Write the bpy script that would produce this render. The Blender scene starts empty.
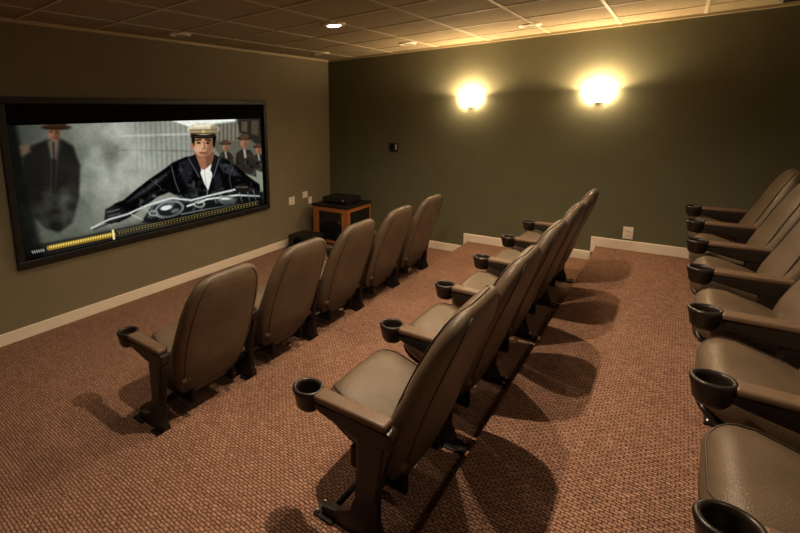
import bpy, bmesh, math, random
import numpy as np
from mathutils import Vector, Matrix
random.seed(3); rng=np.random.RandomState(7)
COL=bpy.context.scene.collection
sc=bpy.context.scene
sc.view_settings.view_transform='Standard'
sc.view_settings.look='None'
sc.view_settings.exposure=0.0

# ------------------------------------------------------------ helpers
def lin(c):
    return tuple((x/255/12.92 if x/255<=.04045 else ((x/255+.055)/1.055)**2.4) for x in c)
def new_mat(name,base,rough=.6,metal=0.,spec=.5):
    m=bpy.data.materials.new(name); m.use_nodes=True
    b=m.node_tree.nodes['Principled BSDF']
    b.inputs['Base Color'].default_value=(*base,1); b.inputs['Roughness'].default_value=rough
    b.inputs['Metallic'].default_value=metal; b.inputs['Specular IOR Level'].default_value=spec
    return m
def N(m,t,**k):
    n=m.node_tree.nodes.new(t)
    for a,v in k.items(): setattr(n,a,v)
    return n
def noisy(m,base,amt=.15,scale=8.,bump=.0,bscale=60.,detail=4):
    nt=m.node_tree; b=nt.nodes['Principled BSDF']
    tc=N(m,'ShaderNodeTexCoord'); no=N(m,'ShaderNodeTexNoise'); no.inputs['Scale'].default_value=scale; no.inputs['Detail'].default_value=detail
    r=N(m,'ShaderNodeValToRGB')
    r.color_ramp.elements[0].position=.3; r.color_ramp.elements[1].position=.7
    r.color_ramp.elements[0].color=(*[c*(1-amt) for c in base],1); r.color_ramp.elements[1].color=(*[min(1,c*(1+amt)) for c in base],1)
    nt.links.new(tc.outputs['Object'],no.inputs['Vector']); nt.links.new(no.outputs['Fac'],r.inputs['Fac']); nt.links.new(r.outputs['Color'],b.inputs['Base Color'])
    if bump:
        n2=N(m,'ShaderNodeTexNoise'); n2.inputs['Scale'].default_value=bscale; n2.inputs['Detail'].default_value=3
        bp=N(m,'ShaderNodeBump'); bp.inputs['Strength'].default_value=bump; bp.inputs['Distance'].default_value=.004
        nt.links.new(tc.outputs['Object'],n2.inputs['Vector']); nt.links.new(n2.outputs['Fac'],bp.inputs['Height']); nt.links.new(bp.outputs['Normal'],b.inputs['Normal'])
    return m
def emis(name,col,st):
    m=bpy.data.materials.new(name); m.use_nodes=True; nt=m.node_tree; nt.nodes.clear()
    e=nt.nodes.new('ShaderNodeEmission'); o=nt.nodes.new('ShaderNodeOutputMaterial')
    e.inputs['Color'].default_value=(*col,1); e.inputs['Strength'].default_value=st; nt.links.new(e.outputs[0],o.inputs[0]); return m

class MB:
    """mesh builder collecting parts with several materials"""
    def __init__(s): s.bm=bmesh.new(); s.mats=[]
    def mi(s,m):
        if m not in s.mats: s.mats.append(m)
        return s.mats.index(m)
    def box(s,x0,x1,y0,y1,z0,z1,m,bev=0.,seg=2,M=None):
        t=bmesh.new(); bmesh.ops.create_cube(t,size=1)
        for v in t.verts: v.co=Vector(((x0+x1)/2+v.co.x*(x1-x0),(y0+y1)/2+v.co.y*(y1-y0),(z0+z1)/2+v.co.z*(z1-z0)))
        if bev: bmesh.ops.bevel(t,geom=t.edges[:],offset=bev,segments=seg,affect='EDGES',profile=.5)
        s.add(t,m,M)
    def add(s,t,m,M=None,smooth=False):
        i=s.mi(m); mp={}
        for v in t.verts: mp[v]=s.bm.verts.new(M@v.co if M else v.co)
        for f in t.faces:
            try: g=s.bm.faces.new([mp[v] for v in f.verts]); g.material_index=i; g.smooth=smooth
            except ValueError: pass
        t.free()
    def loft(s,rings,m,cap=True,smooth=True,closed=True):
        i=s.mi(m); R=[[s.bm.verts.new(p) for p in r] for r in rings]; n=len(R[0])
        for a,b in zip(R[:-1],R[1:]):
            for k in range(n if closed else n-1):
                f=s.bm.faces.new((a[k],a[(k+1)%n],b[(k+1)%n],b[k])); f.material_index=i; f.smooth=smooth
        if cap:
            for r,rev in ((R[0],True),(R[-1],False)):
                f=s.bm.faces.new(list(reversed(r)) if rev else r); f.material_index=i; f.smooth=smooth
    def lathe(s,prof,c,m,n=28,smooth=True,axis='z',sx=1,sy=1):
        rings=[]
        for r,z in prof:
            ring=[]
            for k in range(n):
                a=2*math.pi*k/n
                if axis=='z': ring.append(Vector((c[0]+r*math.cos(a)*sx,c[1]+r*math.sin(a)*sy,c[2]+z)))
                elif axis=='y': ring.append(Vector((c[0]+r*math.cos(a),c[1]+z,c[2]+r*math.sin(a))))
                else: ring.append(Vector((c[0]+z,c[1]+r*math.cos(a),c[2]+r*math.sin(a))))
            rings.append(ring)
        s.loft(rings,m,True,smooth)
    def tube(s,pts,r,m,n=8,closed=False):
        pts=[Vector(p) for p in pts]; rings=[]; L=len(pts)
        for i,p in enumerate(pts):
            a=pts[(i-1)%L] if (i>0 or closed) else p; b=pts[(i+1)%L] if (i<L-1 or closed) else p
            t=(b-a).normalized(); u=t.cross(Vector((0,0,1)))
            if u.length<.15: u=t.cross(Vector((1,0,0)))
            u.normalize(); w=u.cross(t)
            rings.append([p+r*(math.cos(2*math.pi*k/n)*u+math.sin(2*math.pi*k/n)*w) for k in range(n)])
        if closed: rings.append(rings[0])
        s.loft(rings,m,not closed)
    def prism(s,poly,y0,y1,m,bev=.0,seg=2):
        t=bmesh.new(); vs=[t.verts.new((x,y0,z)) for x,z in poly]; f=t.faces.new(vs)
        r=bmesh.ops.extrude_face_region(t,geom=[f]); 
        for v in [g for g in r['geom'] if isinstance(g,bmesh.types.BMVert)]: v.co.y=y1
        bmesh.ops.recalc_face_normals(t,faces=t.faces[:])
        if bev: bmesh.ops.bevel(t,geom=t.edges[:],offset=bev,segments=seg,affect='EDGES',profile=.5)
        s.add(t,m)
    def mesh(s,name):
        bmesh.ops.recalc_face_normals(s.bm,faces=s.bm.faces[:])
        me=bpy.data.meshes.new(name); s.bm.to_mesh(me); s.bm.free()
        for m in s.mats: me.materials.append(m)
        return me
    def obj(s,name,parent=None,loc=(0,0,0)):
        return link(s.mesh(name),name,parent,loc)
def link(me,name,parent=None,loc=(0,0,0)):
    o=bpy.data.objects.new(name,me); COL.objects.link(o); o.location=loc
    if parent: o.parent=parent
    return o
def empty(name,loc=(0,0,0)):
    o=bpy.data.objects.new(name,None); o.empty_display_size=.1; COL.objects.link(o); o.location=loc; return o

# ------------------------------------------------------------ dimensions
H=2.5475; S=.1635; S1=2.104; S2=3.447; XR=6.0; YN=-7.3
X1,X2,X3=1.623,2.98,4.18; Y1,Y2,Y3=-4.258,-4.24,-4.269; P=.684

# ------------------------------------------------------------ materials
m_back=noisy(new_mat('paint_olive',lin((103,102,80)),.85,spec=.2),lin((103,102,80)),.05,3,.15,150)
m_left=noisy(new_mat('paint_taupe',lin((128,119,96)),.85,spec=.2),lin((128,119,96)),.05,3,.15,150)
m_white=new_mat('white_trim',lin((242,230,212)),.45)
m_black=new_mat('black_frame',(.006,.006,.006),.5)
m_matte_black=new_mat('matte_black',(.003,.003,.003),.9,spec=.1)
m_plastic=new_mat('dark_brown_plastic',(.017,.011,.008),.36)
m_steel=new_mat('black_steel',(.010,.008,.007),.45,.3)
m_pad=noisy(new_mat('armrest_pad',(.15,.092,.056),.45),(.15,.092,.056),.1,20)
LB=(.118,.081,.050)
m_leather=noisy(new_mat('brown_leather',LB,.43,spec=.5),LB,.20,7,.45,240)
m_seam=new_mat('leather_piping',(.04,.027,.018),.5)
m_wood=new_mat('cherry_wood',(.35,.12,.035),.35)
m_bolt=new_mat('bolt_metal',(.25,.22,.2),.35,.9)
m_can=new_mat('downlight_trim',lin((240,230,210)),.4)
m_tile=noisy(new_mat('ceiling_tile',lin((150,136,108)),.9,spec=.1),lin((150,136,108)),.12,60,.6,120)
m_grid=new_mat('ceiling_tbar',lin((184,170,138)),.6)
m_bronze=new_mat('sconce_bronze',(.10,.07,.04),.4,.7)
nt=m_wood.node_tree; tc=N(m_wood,'ShaderNodeTexCoord'); mp=N(m_wood,'ShaderNodeMapping'); mp.inputs['Scale'].default_value=(14,14,1.5)
wn=N(m_wood,'ShaderNodeTexNoise'); wn.inputs['Scale'].default_value=4; wr=N(m_wood,'ShaderNodeValToRGB')
wr.color_ramp.elements[0].color=(.22,.06,.015,1); wr.color_ramp.elements[1].color=(.50,.19,.06,1)
nt.links.new(tc.outputs['Object'],mp.inputs[0]); nt.links.new(mp.outputs[0],wn.inputs['Vector']); nt.links.new(wn.outputs['Fac'],wr.inputs[0]); nt.links.new(wr.outputs[0],nt.nodes['Principled BSDF'].inputs['Base Color'])
# carpet
m_carpet=new_mat('loop_carpet',(.4,.22,.14),.95,spec=.1)
nt=m_carpet.node_tree; b=nt.nodes['Principled BSDF']; tc=N(m_carpet,'ShaderNodeTexCoord')
no=N(m_carpet,'ShaderNodeTexNoise'); no.inputs['Scale'].default_value=45; no.inputs['Detail'].default_value=2
mixv=N(m_carpet,'ShaderNodeMix',data_type='VECTOR'); mixv.inputs['Factor'].default_value=.014
br=N(m_carpet,'ShaderNodeTexBrick'); br.inputs['Scale'].default_value=1
br.inputs['Brick Width'].default_value=.027; br.inputs['Row Height'].default_value=.0145; br.inputs['Mortar Size'].default_value=.0034; br.inputs['Mortar Smooth'].default_value=.8
br.inputs['Color1'].default_value=(*lin((182,142,120)),1); br.inputs['Color2'].default_value=(*lin((154,116,97)),1); br.inputs['Mortar'].default_value=(*lin((84,58,48)),1)
br.inputs['Bias'].default_value=-.1
nt.links.new(tc.outputs['Object'],no.inputs['Vector']); nt.links.new(tc.outputs['Object'],mixv.inputs['A']); nt.links.new(no.outputs['Color'],mixv.inputs['B'])
nt.links.new(mixv.outputs['Result'],br.inputs['Vector'])
n3=N(m_carpet,'ShaderNodeTexNoise'); n3.inputs['Scale'].default_value=130; n3.inputs['Detail'].default_value=2
mr=N(m_carpet,'ShaderNodeMapRange'); mr.inputs['From Min'].default_value=.3; mr.inputs['From Max'].default_value=.7; mr.inputs['To Min'].default_value=.6; mr.inputs['To Max'].default_value=1.12
mm=N(m_carpet,'ShaderNodeMix',data_type='RGBA',blend_type='MULTIPLY'); mm.inputs['Factor'].default_value=1
nt.links.new(tc.outputs['Object'],n3.inputs['Vector']); nt.links.new(n3.outputs['Fac'],mr.inputs[0]); nt.links.new(br.outputs['Color'],mm.inputs['A']); nt.links.new(mr.outputs[0],mm.inputs['B'])
nt.links.new(mm.outputs['Result'],b.inputs['Base Color'])
bp=N(m_carpet,'ShaderNodeBump'); bp.invert=True; bp.inputs['Strength'].default_value=.5; bp.inputs['Distance'].default_value=.004
nt.links.new(br.outputs['Fac'],bp.inputs['Height']); nt.links.new(bp.outputs['Normal'],b.inputs['Normal'])

# ------------------------------------------------------------ room shell
def slab(name,x0,x1,y0,y1,z0,z1,m,bev=0):
    q=MB(); q.box(x0,x1,y0,y1,z0,z1,m,bev); return q.obj(name)
slab('floor',-.1,XR+.1,YN-.1,.1,-.1,0,m_carpet)
slab('ceiling',-.1,XR+.1,YN-.1,.1,H,H+.1,m_tile)
slab('wall_left',-.1,0,YN,0,0,H,m_left)
slab('wall_back',-.1,XR+.1,0,.1,0,H,m_back)
slab('wall_right',XR,XR+.1,YN,0,0,H,m_back)
slab('wall_front',-.1,XR+.1,YN-.1,YN,0,H,m_left)
q=MB()
prof=[(S1,0),(S1,S-.02),(S1+.006,S-.006),(S1+.02,S),(S2,S),(S2,2*S-.02),(S2+.006,2*S-.006),(S2+.02,2*S),(XR,2*S),(XR,0)]
q.prism(prof,YN,0,m_carpet); q.obj('floor_riser_platform')
BH=.10; BT=.016
def base(name,boxes):
    q=MB()
    for b_ in boxes: q.box(*b_,m_white,.004,1)
    q.obj(name)
base('baseboard_left',[(0,BT,YN,0,0,BH)])
base('baseboard_back',[(BT,S1,-BT,0,0,BH),(S1-BH*.45,S1,-BT,0,0,S+BH),(S1,S2,-BT,0,S,S+BH),(S2-BH*.45,S2,-BT,0,S,2*S+BH),(S2,XR,-BT,0,2*S,2*S+BH)])
base('baseboard_right',[(XR-BT,XR,YN,-BT,2*S,2*S+BH)])
q=MB()
q.box(0,.02,YN,0,H-.025,H,m_grid); q.box(.02,XR,-.02,0,H-.025,H,m_grid); q.obj('trim_ceiling')
q=MB()
x=.44
while x<XR: q.box(x-.012,x+.012,YN,0,H-.006,H,m_grid); x+=.61
y=-.42
while y>YN: q.box(0,XR,y-.012,y+.012,H-.0055,H,m_grid); y-=.61
q.obj('ceiling_grid')

# ------------------------------------------------------------ downlights
m_em=emis('downlight_glow',(1,.88,.68),30); m_canoff=new_mat('downlight_lens_off',lin((150,140,115)),.3)
def downlight(x,y,lit,W=60):
    e=empty('recessed_downlight',(x,y,H))
    q=MB(); q.lathe([(.060,-.004),(.066,-.018),(.092,-.014),(.102,-.004),(.102,0)],(0,0,0),m_can,32)
    q.obj('trim_ring',e)
    q=MB(); q.lathe([(.059,-.016),(.03,-.0165),(.002,-.017)],(0,0,0),m_em if lit else m_canoff,24,smooth=False); q.obj('lens',e)
    if lit:
        l=bpy.data.lights.new('spot','SPOT'); l.energy=W; l.color=(1,.76,.51); l.spot_size=math.radians(146); l.spot_blend=.7; l.shadow_soft_size=.02
        o=bpy.data.objects.new('spot',l); COL.objects.link(o); o.parent=e; o.location=(0,0,-.035)
downlight(1.59,-2.076,True,40)
downlight(.322,-2.79,False); downlight(.41,-.69,False); downlight(1.54,-.56,False); downlight(2.84,-.64,False)
downlight(1.45,-4.6,True,28); downlight(3.05,-3.75,True,140); downlight(3.05,-2.076,True,110); downlight(4.9,-2.1,True,8); downlight(4.7,-4.6,True,14)

# ------------------------------------------------------------ sconces : frosted half-bowl uplights
m_bulb=emis('bulb_glow',(1,.70,.40),2700)
m_bowl=emis('frosted_bowl_glow',(1,.73,.43),95)
for sx in (2.083,3.36):
    e=empty('wall_sconce',(sx,0,1.90))
    q=MB(); q.box(-.04,.04,-.014,0,-.09,.05,m_bronze,.005); q.box(-.02,.02,-.04,-.01,-.094,-.082,m_bronze,.003); q.obj('backplate',e)
    q=MB(); rings=[]; n=24
    for r,z in ((.02,-.085),(.06,-.075),(.095,-.045),(.115,-.005),(.122,.035),(.117,.035),(.110,-.003),(.09,-.04),(.055,-.068),(.02,-.078)):
        rings.append([Vector((r*math.cos(math.pi*k/n),-.018-r*.85*math.sin(math.pi*k/n),z)) for k in range(n+1)])
    q.loft(rings,m_bowl,cap=False,closed=False); q.obj('bowl',e)
    q=MB(); q.lathe([(.004,-.026),(.016,-.022),(.024,-.010),(.026,0),(.024,.011),(.016,.022),(.004,.026)],(0,-.055,.008),m_bulb,16); q.obj('bulb',e)

# ------------------------------------------------------------ theatre chair meshes
def se(a,n):
    c,s=math.cos(a),math.sin(a); return math.copysign(abs(c)**(2/n),c),math.copysign(abs(s)**(2/n),s)
def interp(t,K):
    return float(np.interp(t,[k[0] for k in K],[k[1] for k in K]))
def smoothK(t,K):
    xs=[k[0] for k in K]; ys=[k[1] for k in K]
    return sum(float(np.interp(t+d,xs,ys)) for d in (-.04,-.02,0,.02,.04))/5 if .05<t<.9 else float(np.interp(t,xs,ys))
def back_c(t):
    z=.14+.785*t; x=.27+.20*t+.078*t*t; return x,z
Wk=[(0,.15),(.03,.195),(.08,.23),(.18,.262),(.35,.283),(.55,.287),(.72,.277),(.84,.258),(.91,.235),(.955,.205),(.985,.16),(1,.11)]
Tk=[(0,.02),(.03,.045),(.1,.064),(.3,.076),(.45,.070),(.7,.064),(.85,.056),(.93,.046),(.975,.032),(1,.012)]
def back_mesh():
    q=MB(); rings=[]; ts=[0,.012,.03,.06,.1,.15,.2,.26,.32,.38,.45,.52,.58,.64,.7,.76,.81,.85,.885,.915,.94,.96,.975,.988,1.0]
    seam=[[],[]]
    for t in ts:
        x,z=back_c(t); x2,z2=back_c(t+.01); T=Vector((x2-x,0,z2-z)).normalized(); Nn=Vector((T.z,0,-T.x))
        w=smoothK(t,Wk); th=interp(t,Tk); ring=[]
        for k in range(36):
            a=2*math.pi*k/36; c,s=se(a,2.7)
            off=s*th
            if s<0: off+= .018*math.cos(c*math.pi/2)*math.sin(math.pi*min(1,max(0,t))) *1.0 - .012*math.exp(-((t-.38)/.12)**2)
            ring.append(Vector((x,0,z))+Vector((0,c*w,0))+Nn*off)
        rings.append(ring)
        for j,sg in ((0,1),(1,-1)):
            c,s=se(math.radians(-38),2.7); seam[j].append(Vector((x,0,z))+Vector((0,sg*c*w*1.005,0))+Nn*(s*th*1.02))
    q.loft(rings,m_leather)
    q.tube(seam[0]+seam[1][::-1],.0035,m_seam,6)
    s2=[]
    for j,sg in ((0,1),(1,-1)):
        l=[]
        for t in ts[2:-2]:
            x,z=back_c(t); x2,z2=back_c(t+.01); T=Vector((x2-x,0,z2-z)).normalized(); Nn=Vector((T.z,0,-T.x))
            w=smoothK(t,Wk); th=interp(t,Tk); c,s=se(math.radians(38),2.7); l.append(Vector((x,0,z))+Vector((0,sg*c*w*1.003,0))+Nn*(s*th*1.01))
        s2.append(l)
    q.tube(s2[0]+s2[1][::-1],.003,m_seam,6)
    return q.mesh('seat_back')
def seat_mesh():
    q=MB(); A=Vector((.022,0,.405)); B=Vector((.36,0,.280)); D=(B-A).normalized(); U=Vector((-D.z,0,D.x))*1.0
    if U.z<0: U=-U
    us=[-.045,-.04,-.03,-.012,.01,.05,.1,.15,.2,.25,.3,.34,.36,.37]; hk=[(-.045,.012),(-.04,.038),(-.03,.062),(-.012,.084),(.01,.098),(.05,.110),(.2,.116),(.3,.105),(.34,.08),(.36,.05),(.37,.02)]
    wk=[(-.045,.13),(-.04,.18),(-.03,.205),(-.012,.228),(.01,.243),(.05,.257),(.2,.266),(.3,.262),(.37,.24)]
    rings=[];sm=[[],[]]
    for u in us:
        w=interp(u,wk); h=interp(u,hk); c0=A+D*(u); ring=[]
        for k in range(36):
            a=2*math.pi*k/36; c,s=se(a,2.8); off=s*h
            if s>0: off-=.016*math.cos(c*math.pi/2)*(1 if u>.0 else .3)
            else: off*=1.0-.15*abs(c)
            ring.append(c0+Vector((0,c*w,0))+U*off)
        rings.append(ring)
        for j,sg in ((0,1),(1,-1)):
            c,s=se(math.radians(35),2.8); sm[j].append(c0+Vector((0,sg*c*w*1.004,0))+U*(s*h*1.01))
    q.loft(rings,m_leather); q.tube(sm[0][::-1]+sm[1],.0035,m_seam,6)
    r2=[]
    for u in us[3:-1]:
        w=interp(u,wk)*.82; h=interp(u,hk); c0=A+D*u-U*(h*.86)
        r2.append([c0+Vector((0,math.cos(math.pi*2*k/20)*w,0))+U*(math.sin(math.pi*2*k/20)*.03) for k in range(20)])
    q.loft(r2,m_plastic)
    return q.mesh('seat_cushion')
def arm_mesh():
    q=MB(); za=.52
    q.lathe([(.040,-.075),(.050,-.060),(.056,-.02),(.061,-.004),(.063,.006),(.060,.014),(.053,.017),(.047,.012),(.044,.0),(.042,-.04),(.040,-.062),(.004,-.063)],(0,0,za),m_plastic,32)
    body=[(.045,.500),(.045,.470),(.12,.452),(.22,.430),(.33,.428),(.375,.450),(.385,.490),(.375,.508),(.20,.512)]
    q.prism(body,-.030,.030,m_plastic,.010,3)
    t=bmesh.new(); bmesh.ops.create_cube(t,size=1)
    for v in t.verts:
        w=.038 if v.co.x<0 else .033
        v.co=Vector((.205+v.co.x*.31,v.co.y*2*w,.520+v.co.z*.030))
    bmesh.ops.bevel(t,geom=t.edges[:],offset=.012,segments=4,affect='EDGES',profile=.5); q.add(t,m_pad,smooth=True)
    leg=[(.235,.47),(.36,.47),(.372,.43),(.345,.33),(.322,.22),(.322,.10),(.345,.045),(.345,.012),(.10,.012),(.06,.02),(.07,.045),(.14,.06),(.20,.10),(.225,.17),(.232,.30)]
    q.prism(leg,-.019,.019,m_plastic,.006,2)
    cov=[(.242,.44),(.35,.44),(.335,.32),(.316,.20),(.244,.18),(.244,.32)]
    q.prism(cov,-.027,.027,m_plastic,.006,2)
    q.box(.235,.40,-.045,.045,0,.012,m_steel,.003); q.box(.04,.13,-.04,.04,0,.012,m_steel,.003)
    for bx,by in ((.38,-.03),(.38,.03),(.055,-.026),(.055,.026)):
        q.lathe([(.009,0),(.009,.010),(.005,.014)],(bx,by,.012),m_bolt,8,smooth=False)
    return q.mesh('armrest_standard')
def mech_mesh():
    q=MB()
    q.tube([(.27,-P/2+.02,.17),(.27,P/2-.02,.17)],.016,m_steel,10)
    q.tube([(.12,-P/2+.02,.045),(.12,P/2-.02,.045)],.012,m_steel,10)
    q.box(.08,.34,-.17,-.14,.10,.20,m_steel,.006); q.box(.08,.34,.14,.17,.10,.20,m_steel,.006)
    q.box(.28,.31,-.20,.20,.13,.24,m_steel,.006)
    for sy in (-.13,.13):
        pts=[(.20+.022*math.cos(a),sy+.022*math.sin(a),.085+.10*a/(2*math.pi*5)) for a in np.linspace(0,2*math.pi*5,60)]
        q.tube(pts,.005,m_steel,5)
    return q.mesh('rocker_mechanism')
ME=dict(back=back_mesh(),seat=seat_mesh(),arm=arm_mesh(),mech=mech_mesh())
def row(X,Y,z,n):
    for i in range(n):
        e=empty('theater_chair',(X,Y+(i+.5)*P,z))
        link(ME['back'],'seat_back',e); link(ME['seat'],'seat_cushion',e); link(ME['mech'],'rocker_mechanism',e)
        link(ME['arm'],'armrest_standard',e,(0,-P/2,0))
        if i==n-1: link(ME['arm'],'armrest_standard_end',e,(0,P/2,0))
row(X1,Y1,0,5); row(X2,Y2,S,5); row(X3,Y3,2*S,6)

# ------------------------------------------------------------ projection screen
SY0,SY1,SZ0,SZ1=-4.30,-1.375,.598,1.962
scr=empty('projection_screen',(0,0,0))
q=MB(); fw=.055
q.box(.005,.05,SY0,SY1,SZ1-fw,SZ1,m_black,.006); q.box(.005,.05,SY0,SY1,SZ0,SZ0+fw,m_black,.006)
q.box(.005,.05,SY0,SY0+fw,SZ0+fw,SZ1-fw,m_black,.006); q.box(.005,.05,SY1-fw,SY1,SZ0+fw,SZ1-fw,m_black,.006)
q.obj('frame',scr)
q=MB(); q.box(.002,.02,SY0+.02,SY1-.02,SZ0+.02,SZ1-.02,m_matte_black); q.obj('screen_backing',scr)  # unlit letterbox area of the screen, its darkness put into the near-black colour
PY0,PY1,PZ0,PZ1=-4.235,-1.47,.660,1.742
NX,NY=640,260
gy=np.linspace(PY0,PY1,NX); gz=np.linspace(PZ1,PZ0,NY)
GY,GZ=np.meshgrid(gy,gz)
Cc=np.array([4.02,-5.4941,1.7467]); Fv=np.array([-.6341,.7537,-.1728]); Rv=np.array([.7679,.6400,-.0269]); Uv=np.array([-.0903,.1497,.9846])
dd=np.stack([np.full(GY.shape,-Cc[0]),GY-Cc[1],GZ-Cc[2]],-1); ww=dd@Fv
PU=(300.1+450.75*(dd@Rv)/ww); PV=(196.2-450.75*(dd@Uv)/ww)
img=np.zeros(GY.shape+(3,))
def vnoise(u,v,s,seed):
    r=np.random.RandomState(seed).rand(64,64); x=u/s; y=v/s; xi=np.floor(x).astype(int); yi=np.floor(y).astype(int); fx=x-xi; fy=y-yi
    fx=fx*fx*(3-2*fx); fy=fy*fy*(3-2*fy); g=lambda a,b_: r[a%64,b_%64]
    return (g(yi,xi)*(1-fx)+g(yi,xi+1)*fx)*(1-fy)+(g(yi+1,xi)*(1-fx)+g(yi+1,xi+1)*fx)*fy
def fbm(s,seed): return (vnoise(PU,PV,s,seed)+.5*vnoise(PU,PV,s/2,seed+1)+.25*vnoise(PU,PV,s/4,seed+2))/1.75
def blend(mask,c): 
    global img
    img=img*(1-mask[...,None])+np.array(c,float)*mask[...,None]
def segd(ax,ay,bx,by):
    dx,dy=bx-ax,by-ay; t=np.clip(((PU-ax)*dx+(PV-ay)*dy)/(dx*dx+dy*dy+1e-9),0,1); return np.hypot(PU-ax-t*dx,PV-ay-t*dy)
def poly(pts,c,soft=.6,al=1.):
    ins=np.zeros(PU.shape,bool); d=np.full(PU.shape,1e9)
    for (ax,ay),(bx,by) in zip(pts,pts[1:]+pts[:1]):
        if ay!=by:
            cr=((ay>PV)!=(by>PV))&(PU<(bx-ax)*(PV-ay)/(by-ay)+ax); ins^=cr
        d=np.minimum(d,segd(ax,ay,bx,by))
    sd=np.where(ins,d,-d); blend(al*np.clip(sd/soft+.5,0,1),c)
def ell(x,y,rx,ry,c,soft=.6,al=1.,rot=0):
    a=math.radians(rot); X=(PU-x)*math.cos(a)+(PV-y)*math.sin(a); Y=-(PU-x)*math.sin(a)+(PV-y)*math.cos(a)
    r=np.sqrt((X/rx)**2+(Y/ry)**2); blend(al*np.clip((1-r)*min(rx,ry)/soft+.5,0,1),c)
def line(pts,w,c,al=1.,soft=.5):
    d=np.full(PU.shape,1e9)
    for a,b_ in zip(pts[:-1],pts[1:]): d=np.minimum(d,segd(*a,*b_))
    blend(al*np.clip((w-d)/soft+.5,0,1),c)
def blur(n):
    global img
    for _ in range(n):
        p_=np.pad(img,((1,1),(1,1),(0,0)),'edge'); img=(p_[1:-1,1:-1]*2+p_[:-2,1:-1]+p_[2:,1:-1]+p_[1:-1,:-2]+p_[1:-1,2:])/6
# background, steam and train
g=np.clip((PU-10)/110,0,1); img=np.array([58,61,54.])[None,None]*(1-g[...,None])+np.array([128,131,118.])[None,None]*g[...,None]
poly([(112,121),(192,119),(196,172),(120,168)],(146,148,138),4,.8)
for xx in range(134,192,5): line([(xx,121),(xx+2,170)],.5,(92,94,86),.65)
line([(120,136),(192,134)],1.0,(190,192,182),.7); line([(120,150),(192,151)],.8,(96,98,90),.6)
poly([(168,120),(234,118),(234,124),(212,124),(196,130),(180,124)],(228,232,226),1,.95)
poly([(214,124),(262,118),(262,168),(236,170),(214,150)],(90,86,74),2,.9)
poly([(236,119),(262,118),(262,150),(250,140),(238,132)],(40,37,32),1,.9)
for k in range(6): line([(216+k*4,124),(216+k*4,140)],.5,(160,160,150),.7)
poly([(240,122),(246,121),(246,132),(240,131)],(96,84,64),.8,.8); poly([(250,121),(257,120.5),(257,136),(250,134)],(84,74,58),.8,.8)
sm=fbm(38,11); blend(np.clip((sm-.40)*2.6,0,1)*np.exp(-((PU-108)/46)**2-((PV-162)/50)**2),(184,187,176))
sm=fbm(22,31); blend(np.clip((sm-.5)*3,0,1)*.6*np.exp(-((PU-90)/60)**2),(70,73,66))
poly([(0,118),(14,120),(20,150),(30,200),(44,262),(10,268)],(20,20,18),6,.9)
# man in fedora at left
poly([(22,158),(30,146),(44,140),(60,139),(72,146),(79,166),(78,196),(72,222),(58,232),(44,228),(32,215),(24,186)],(30,28,25),3,.93)
poly([(47,141),(58,140),(55,160),(50,158)],(118,110,96),1.2,.7); line([(52,143),(53,160)],1,(40,25,25),.8)
line([(46,141),(50,160),(50,190)],.7,(60,57,52),.8); line([(60,141),(56,160),(54,190)],.7,(58,55,50),.8)
ell(53,133.5,6.2,7.5,(128,92,72),1); ell(56,135,3,5,(82,56,44),1.5,.7); line([(49,132),(51,132)],.6,(40,25,20)); line([(55,132),(57,132)],.6,(40,25,20)); line([(51,138),(55,138)],.5,(80,45,38))
ell(55,127.5,15,2.6,(44,30,22),.8); poly([(45,127),(47,121),(63,120),(66,127)],(60,42,31),.8)
poly([(18,146),(27,144),(30,152),(20,156)],(110,88,66),2,.6)
sm=fbm(18,77); blend(np.clip((sm-.36)*2.4,0,1)*.75*np.exp(-((PU-66)/34)**2-((PV-212)/36)**2),(112,115,104))
blur(2)
# bystanders at right
for (x,y,s_) in ((243,143,1.0),(224,147,.75),(257,150,.7)):
    poly([(x-10*s_,y+26*s_),(x-8*s_,y+10*s_),(x-2*s_,y+6*s_),(x+6*s_,y+7*s_),(x+11*s_,y+14*s_),(x+12*s_,y+34*s_)],(48,44,38),1)
    ell(x,y,4.0*s_,5.2*s_,(146,106,82),.8); ell(x+1.5*s_,y+1,2*s_,4*s_,(104,74,58),1,.7); ell(x,y-4.6*s_,7.5*s_,1.8*s_,(52,38,28),.6); ell(x,y-6.5*s_,4.6*s_,3*s_,(80,60,44),.6)
    line([(x,y+7*s_),(x+1,y+14*s_)],1.2*s_,(172,167,152),.8)
blur(1)
# rider jacket
poly([(103,223),(105,210),(114,203),(122,200),(134,190),(148,179),(160,171),(172,162),(184,157),(196,155),(212,155),(226,160),(238,168),(248,177),(258,184),(259,191),(250,196),(238,194),(228,190),(222,200),(190,206),(176,196),(168,192),(156,197),(142,207),(130,216),(118,222)],(17,17,18),.8)
for pl,c in (([(126,202),(140,190),(156,179),(168,171),(160,180),(146,191)],(66,69,71)),([(136,206),(150,194),(160,189),(148,200)],(42,44,46)),([(176,163),(188,159),(192,170),(186,186),(180,178)],(42,43,46)),([(216,162),(228,166),(240,176),(232,176),(222,172)],(60,62,64)),([(186,190),(194,180),(198,196),(190,202)],(34,36,38)),([(212,178),(218,172),(222,188),(214,196)],(38,39,41))):
    poly(pl,c,2.8,.8)
jm=fbm(5,201); dark=(img.mean(-1)<80)&(PU>100)&(PV>154)&(PV<224)
blend(np.clip((jm-.58)*5,0,1)*.42*dark,(96,100,102))
jm=fbm(3.2,251); blend(np.clip((.42-jm)*6,0,1)*.7*dark,(8,8,9))
line([(170,166),(174,182),(178,192)],.45,(104,107,110),.8); line([(206,188),(206,202)],.5,(150,150,146),.8); line([(150,180),(158,186),(160,190)],.4,(90,92,94),.7); line([(232,166),(228,178),(230,188)],.4,(92,94,96),.7)
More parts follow.
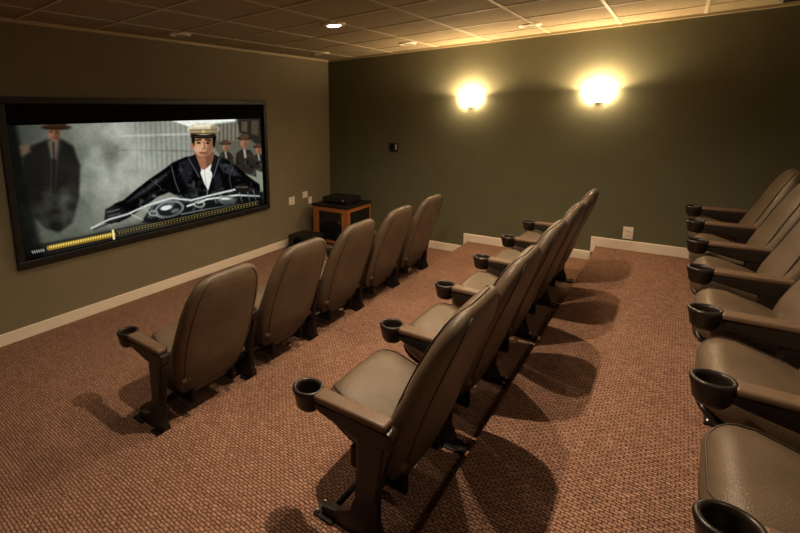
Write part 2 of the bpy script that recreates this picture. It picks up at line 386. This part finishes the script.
poly([(192,152),(213,151),(212,164),(204,172),(196,165)],(146,104,80),.8); poly([(204,153),(213,152),(211,164),(205,169)],(106,74,58),1.5,.8)
poly([(197,167),(203,170),(210,164),(211,176),(207,190),(203,184)],(216,216,208),.7); line([(203,170),(205,186)],.5,(160,160,152),.7)
poly([(186,158),(194,154),(200,170),(197,178)],(26,26,28),.6); poly([(213,154),(219,158),(214,178),(209,170)],(30,30,32),.6)
line([(187,158),(198,177)],.4,(120,122,124),.8); line([(218,158),(212,177)],.4,(120,122,124),.8)
# head
ell(202,144,10.0,13,(184,138,108),.8); poly([(205,132),(213,134),(213,148),(207,156),(203,157),(206,146)],(122,86,66),2.5,.8)
ell(197,148,4,4,(208,164,134),2,.6); ell(201,147,1.4,3.6,(204,160,130),1,.6)
poly([(190,136),(194,136),(193,146),(191,148)],(28,20,16),.8); poly([(211,135),(215,136),(213.5,148),(211.5,146)],(26,18,14),.8)
ell(190.6,146,1.6,3,(160,112,86),.6)
line([(194.3,140.3),(199.5,139.8)],.7,(36,24,20)); line([(204,139.8),(209,140.3)],.7,(36,24,20))
ell(197.3,142.8,2.2,1.2,(120,84,66),.6,.8); ell(206.3,142.8,2.2,1.2,(96,66,52),.6,.8)
ell(197.3,143,1.5,.8,(30,20,18),.5); ell(206.3,143,1.5,.8,(28,18,16),.5)
line([(202.4,142),(203.4,148),(201,149.2)],.5,(104,70,54),.9); line([(198.5,152.6),(205,152.6)],.6,(116,60,52)); line([(199.5,154.4),(204,154.2)],.5,(110,74,58),.8); line([(197,157),(206,156.5)],.6,(100,70,54),.6)
poly([(189,137),(190,132.5),(213,132),(215,137),(208,138.6),(196,138.6)],(30,24,20),.6); line([(192,136.4),(211,136.4)],.3,(96,86,72),.7)
ell(202,129,16,5.8,(204,194,166),.7); poly([(187,129),(217,128.5),(215,134),(190,134)],(150,136,104),.8,.9); line([(189,133.6),(215,133.2)],.6,(84,66,42)); line([(188.5,130.4),(216,130)],.4,(104,88,60),.8); line([(193,126),(208,125.4)],.8,(236,229,206),.8,1.0); ell(202,131.6,1.4,1.4,(216,188,96),.5)
ell(213,128.6,4,3.4,(116,104,80),2,.7)
# glove, motorcycle
poly([(103,220),(104,209),(112,205),(122,207),(126,213),(118,220),(110,224)],(28,27,27),.8); line([(106,212),(118,209)],.5,(118,118,116),.9); line([(107,216),(119,213)],.5,(94,94,94),.9); line([(108,220),(118,217)],.5,(84,84,84),.9)
poly([(140,222),(150,206),(176,198),(206,196),(240,190),(262,192),(262,208),(220,214),(170,224)],(32,34,33),1.5)
ell(168,209,15,8.5,(124,128,126),.7,1,-12); ell(168,209,12.5,6.3,(34,38,40),.7,1,-12); ell(165,207.5,6,2.4,(226,230,226),1,.9,-12); ell(174,210.5,4,2,(120,124,120),1,.8,-12)
line([(90,228),(108,219),(126,214),(146,205),(170,198),(190,200),(214,194),(244,187)],.9,(200,203,199),1,.7); line([(92,229.4),(126,215.6)],.6,(30,30,30))
line([(186,206),(206,199),(236,195),(258,196)],.8,(226,229,224),1,.7); line([(180,214),(206,209),(238,204)],.7,(158,162,158)); ell(198,204,6,3.6,(166,170,166),.8); ell(198,204,4,2.2,(50,54,52),.7); line([(196,203),(200,202)],.5,(230,230,226)); ell(226,200,10,4,(92,96,94),1.2); ell(224,198.6,6,1.2,(236,240,234),.8,.9)
for xx in (212,218,238,246,252): line([(xx,190+(252-xx)*.12),(xx+3,203)],.5,(140,144,140),.8)
line([(130,214),(142,220)],.6,(170,172,168)); line([(140,206),(150,214),(162,218)],.6,(150,152,148))
poly([(232,186),(242,183),(250,187),(246,192),(236,192)],(34,31,29),.8); line([(235,187),(246,187)],.4,(110,108,104)); ell(152,213,5,3,(150,154,150),.8); ell(152,213,3,1.6,(50,52,52),.7)
bm_=fbm(4,301); blend(np.clip((bm_-.55)*5,0,1)*.6*((PU>138)&(PV>194))*(img.mean(-1)<130),(124,128,122))
sm=fbm(20,91); blend(np.clip((sm-.4)*2.2,0,1)*.5*np.exp(-((PU-92)/22)**2-((PV-216)/20)**2),(110,113,102))
blur(2)
img=np.clip((img-100)*1.10+97,0,255)*(.93+.14*fbm(2.4,401))[...,None]
v_=np.clip((PV-(262-(PU-22)*.245)+16)/16,0,1); img*=(1-.75*v_)[...,None]
# on-screen progress bar
poly([(24,258),(24,246),(60,240),(262,198),(262,204),(60,250)],(14,14,12),2,.55)
line([(48,247.5),(112,234.2)],2.5,(150,118,40)); line([(49,246.8),(111,233.8)],1.2,(232,204,100))
for k in range(26):
    x=49+k*2.45; y=247.3-(x-48)*.208; line([(x,y-2.2),(x,y+2.2)],.4,(96,72,20),.8)
poly([(110.5,229.5),(112.5,229),(114,239.5),(112,240)],(236,222,150),.5)
line([(116,231.2),(257,201.0)],.3,(160,137,70),.7); line([(116,235.4),(257,204.4)],.3,(120,100,52),.7)
for k in range(48):
    x=118+k*2.9; y=233.2-(x-116)*.2155; ell(x,y,.6,.7,(176,152,80),.5,.85)
for k in range(6): line([(31+k*2.2,250.8-k*.4),(32+k*2.2,252.6-k*.4)],.5,(200,200,190),.8)
cx=np.clip(img,0,255)/255.; cl=np.where(cx<=.04045,cx/12.92,((cx+.055)/1.055)**2.4); cl=np.clip(cl,0,1)
verts=np.stack([np.zeros(GY.size),GY.ravel(),GZ.ravel()],-1)
idx=np.arange(NX*NY).reshape(NY,NX)
fc=np.stack([idx[:-1,:-1],idx[1:,:-1],idx[1:,1:],idx[:-1,1:]],-1).reshape(-1,4)
me=bpy.data.meshes.new('film_picture'); me.from_pydata(verts.tolist(),[],fc.tolist())
ca=me.color_attributes.new('film','FLOAT_COLOR','POINT'); ca.data.foreach_set('color',np.concatenate([cl.reshape(-1,3),np.ones((NX*NY,1))],1).astype(np.float32).ravel())
m_film=bpy.data.materials.new('film_picture'); m_film.use_nodes=True; nt=m_film.node_tree; nt.nodes.clear()
at=nt.nodes.new('ShaderNodeAttribute'); at.attribute_name='film'; e=nt.nodes.new('ShaderNodeEmission'); e.inputs['Strength'].default_value=1.05; o=nt.nodes.new('ShaderNodeOutputMaterial')
nt.links.new(at.outputs['Color'],e.inputs['Color']); nt.links.new(e.outputs[0],o.inputs[0]); me.materials.append(m_film)
link(me,'film_picture',scr,(.024,0,0))

# ------------------------------------------------------------ media cabinet etc.
cab=empty('media_cabinet',(0,0,0)); q=MB(); x0,x1,y0,y1,h=.18,.76,-.66,-.06,.56
m_glass=new_mat('smoked_glass',(.01,.01,.01),.08)
q.box(x0,x1,y0,y1,.03,.07,m_wood,.004); q.box(x0-.01,x1+.01,y0-.01,y1,h-.03,h,m_black,.005)
for (a,b_) in ((x0,x0+.03),(x1-.03,x1)): q.box(a,b_,y0,y1,.07,h-.03,m_wood,.003)
q.box(x0+.03,x1-.03,y1-.02,y1,.07,h-.03,m_wood)
q.box(x0+.03,x1-.03,y0,y0+.02,h-.09,h-.03,m_wood,.003)
q.box(x0+.03,x0+.10,y0,y0+.02,.07,h-.09,m_wood,.003); q.box(x1-.10,x1-.03,y0,y0+.02,.07,h-.09,m_wood,.003)
q.box(x0+.10,x1-.10,y0+.006,y0+.012,.07,h-.09,m_glass)
q.box(x1,x1+.006,y0+.06,y1-.06,.12,h-.08,m_glass,.002)
for a in (x0+.03,x1-.06):
    for b_ in (y0+.03,y1-.06): q.box(a,a+.03,b_,b_+.03,0,.03,m_black)
q.lathe([(.008,-.02),(.008,-.004),(.003,0)],(x1-.13,y0+.0,.33),m_bolt,10,axis='y'); q.obj('cabinet_body',cab)
dv=empty('av_receiver',(.46,-.36,h)); q=MB(); q.box(-.21,.21,-.17,.17,.012,.085,m_black,.006)
q.box(-.20,.20,-.174,-.168,.02,.078,m_glass,.002)
q.lathe([(.02,-.018),(.018,-.004),(.0175,0)],(.14,-.172,.05),m_bolt,16,axis='y')
for a in (-.18,.18):
    for b_ in (-.14,.14): q.lathe([(.014,0),(.014,.012)],(a,b_,0),m_black,10)
q.obj('receiver_body',dv)
sub=empty('subwoofer',(.28,-.95,0)); q=MB(); q.box(-.17,.17,-.17,.17,.02,.20,m_black,.012,3)
q.lathe([(.075,-.006),(.07,-.012),(.05,-.004),(.03,-.012),(.003,-.014)],(0,-.17,.11),m_matte_black,24,axis='y')
for a in (-.14,.14):
    for b_ in (-.14,.14): q.lathe([(.016,0),(.016,.02)],(a,b_,0),m_black,10)
q.obj('subwoofer_body',sub)
def plate_left(name,y,z,w=.075,hh=.115,kind='switch'):
    e=empty(name,(0,y,z)); q=MB(); q.box(0,.007,-w/2,w/2,-hh/2,hh/2,m_white,.003)
    if kind=='switch': q.box(.007,.011,-.017,.017,-.033,.033,m_white,.002)
    else:
        for dz in (-.02,.02): q.box(.006,.010,-.017,.017,dz-.014,dz+.014,m_white,.003); q.box(.009,.0105,-.008,-.005,dz-.006,dz+.006,m_black); q.box(.009,.0105,.005,.008,dz-.006,dz+.006,m_black)
    q.obj('plate',e)
plate_left('wall_outlet',-.90,.615,.12,.11,'o'); plate_left('light_switch',-.61,.66,.11,.09); plate_left('wall_outlet',-.50,.56,.075,.10,'o')
e=empty('wall_outlet',(3.71,0,.506)); q=MB(); q.box(-.042,.042,-.007,0,-.062,.062,m_white,.003)
for dz in (-.022,.022):
    q.box(-.018,.018,-.010,-.006,dz-.015,dz+.015,m_white,.003); q.box(-.009,-.006,-.0108,-.009,dz-.006,dz+.006,m_black); q.box(.006,.009,-.0108,-.009,dz-.006,dz+.006,m_black)
q.obj('plate',e)
e=empty('wall_control_panel',(1.078,0,1.315)); q=MB(); q.box(-.065,.065,-.022,0,-.055,.055,m_black,.006); q.box(-.045,.015,-.025,-.020,-.02,.035,m_glass,.002)
for k in range(3): q.box(.028,.050,-.026,-.02,-.03+k*.026,-.016+k*.026,m_can,.002)
q.obj('panel_body',e)
e=empty('ceiling_projector',(4.48,-2.82,0)); q=MB(); q.box(-.19,.19,-.2,.2,2.165,2.30,m_black,.02,3)
q.lathe([(.05,-.02),(.05,.0)],(-.19,.06,2.235),m_steel,24,axis='x'); q.lathe([(.042,-.005),(.02,-.012),(.002,-.014)],(-.205,.06,2.235),m_glass,24,axis='x')
q.box(-.05,.05,-.05,.05,2.30,2.32,m_steel); q.tube([(0,0,2.31),(0,0,H-.02)],.02,m_steel,12); q.lathe([(.06,-.02),(.06,0)],(0,0,H),m_steel,20)
q.obj('projector_body',e)

# ------------------------------------------------------------ world + camera
w=bpy.data.worlds.new('world'); sc.world=w; w.use_nodes=True; w.node_tree.nodes['Background'].inputs[0].default_value=(.9,.75,.55,1); w.node_tree.nodes['Background'].inputs[1].default_value=.02
cam=bpy.data.objects.new('camera',bpy.data.cameras.new('camera')); COL.objects.link(cam)
R=Vector(Rv).normalized(); F=Vector(Fv).normalized(); U=R.cross(F)
M=Matrix((( R.x,U.x,-F.x,Cc[0]),(R.y,U.y,-F.y,Cc[1]),(R.z,U.z,-F.z,Cc[2]),(0,0,0,1)))
cam.matrix_world=M
cam.data.sensor_width=36; cam.data.lens=450.75/800*36; cam.data.shift_x=.1249; cam.data.shift_y=-.0879; cam.data.clip_start=.05
sc.camera=cam
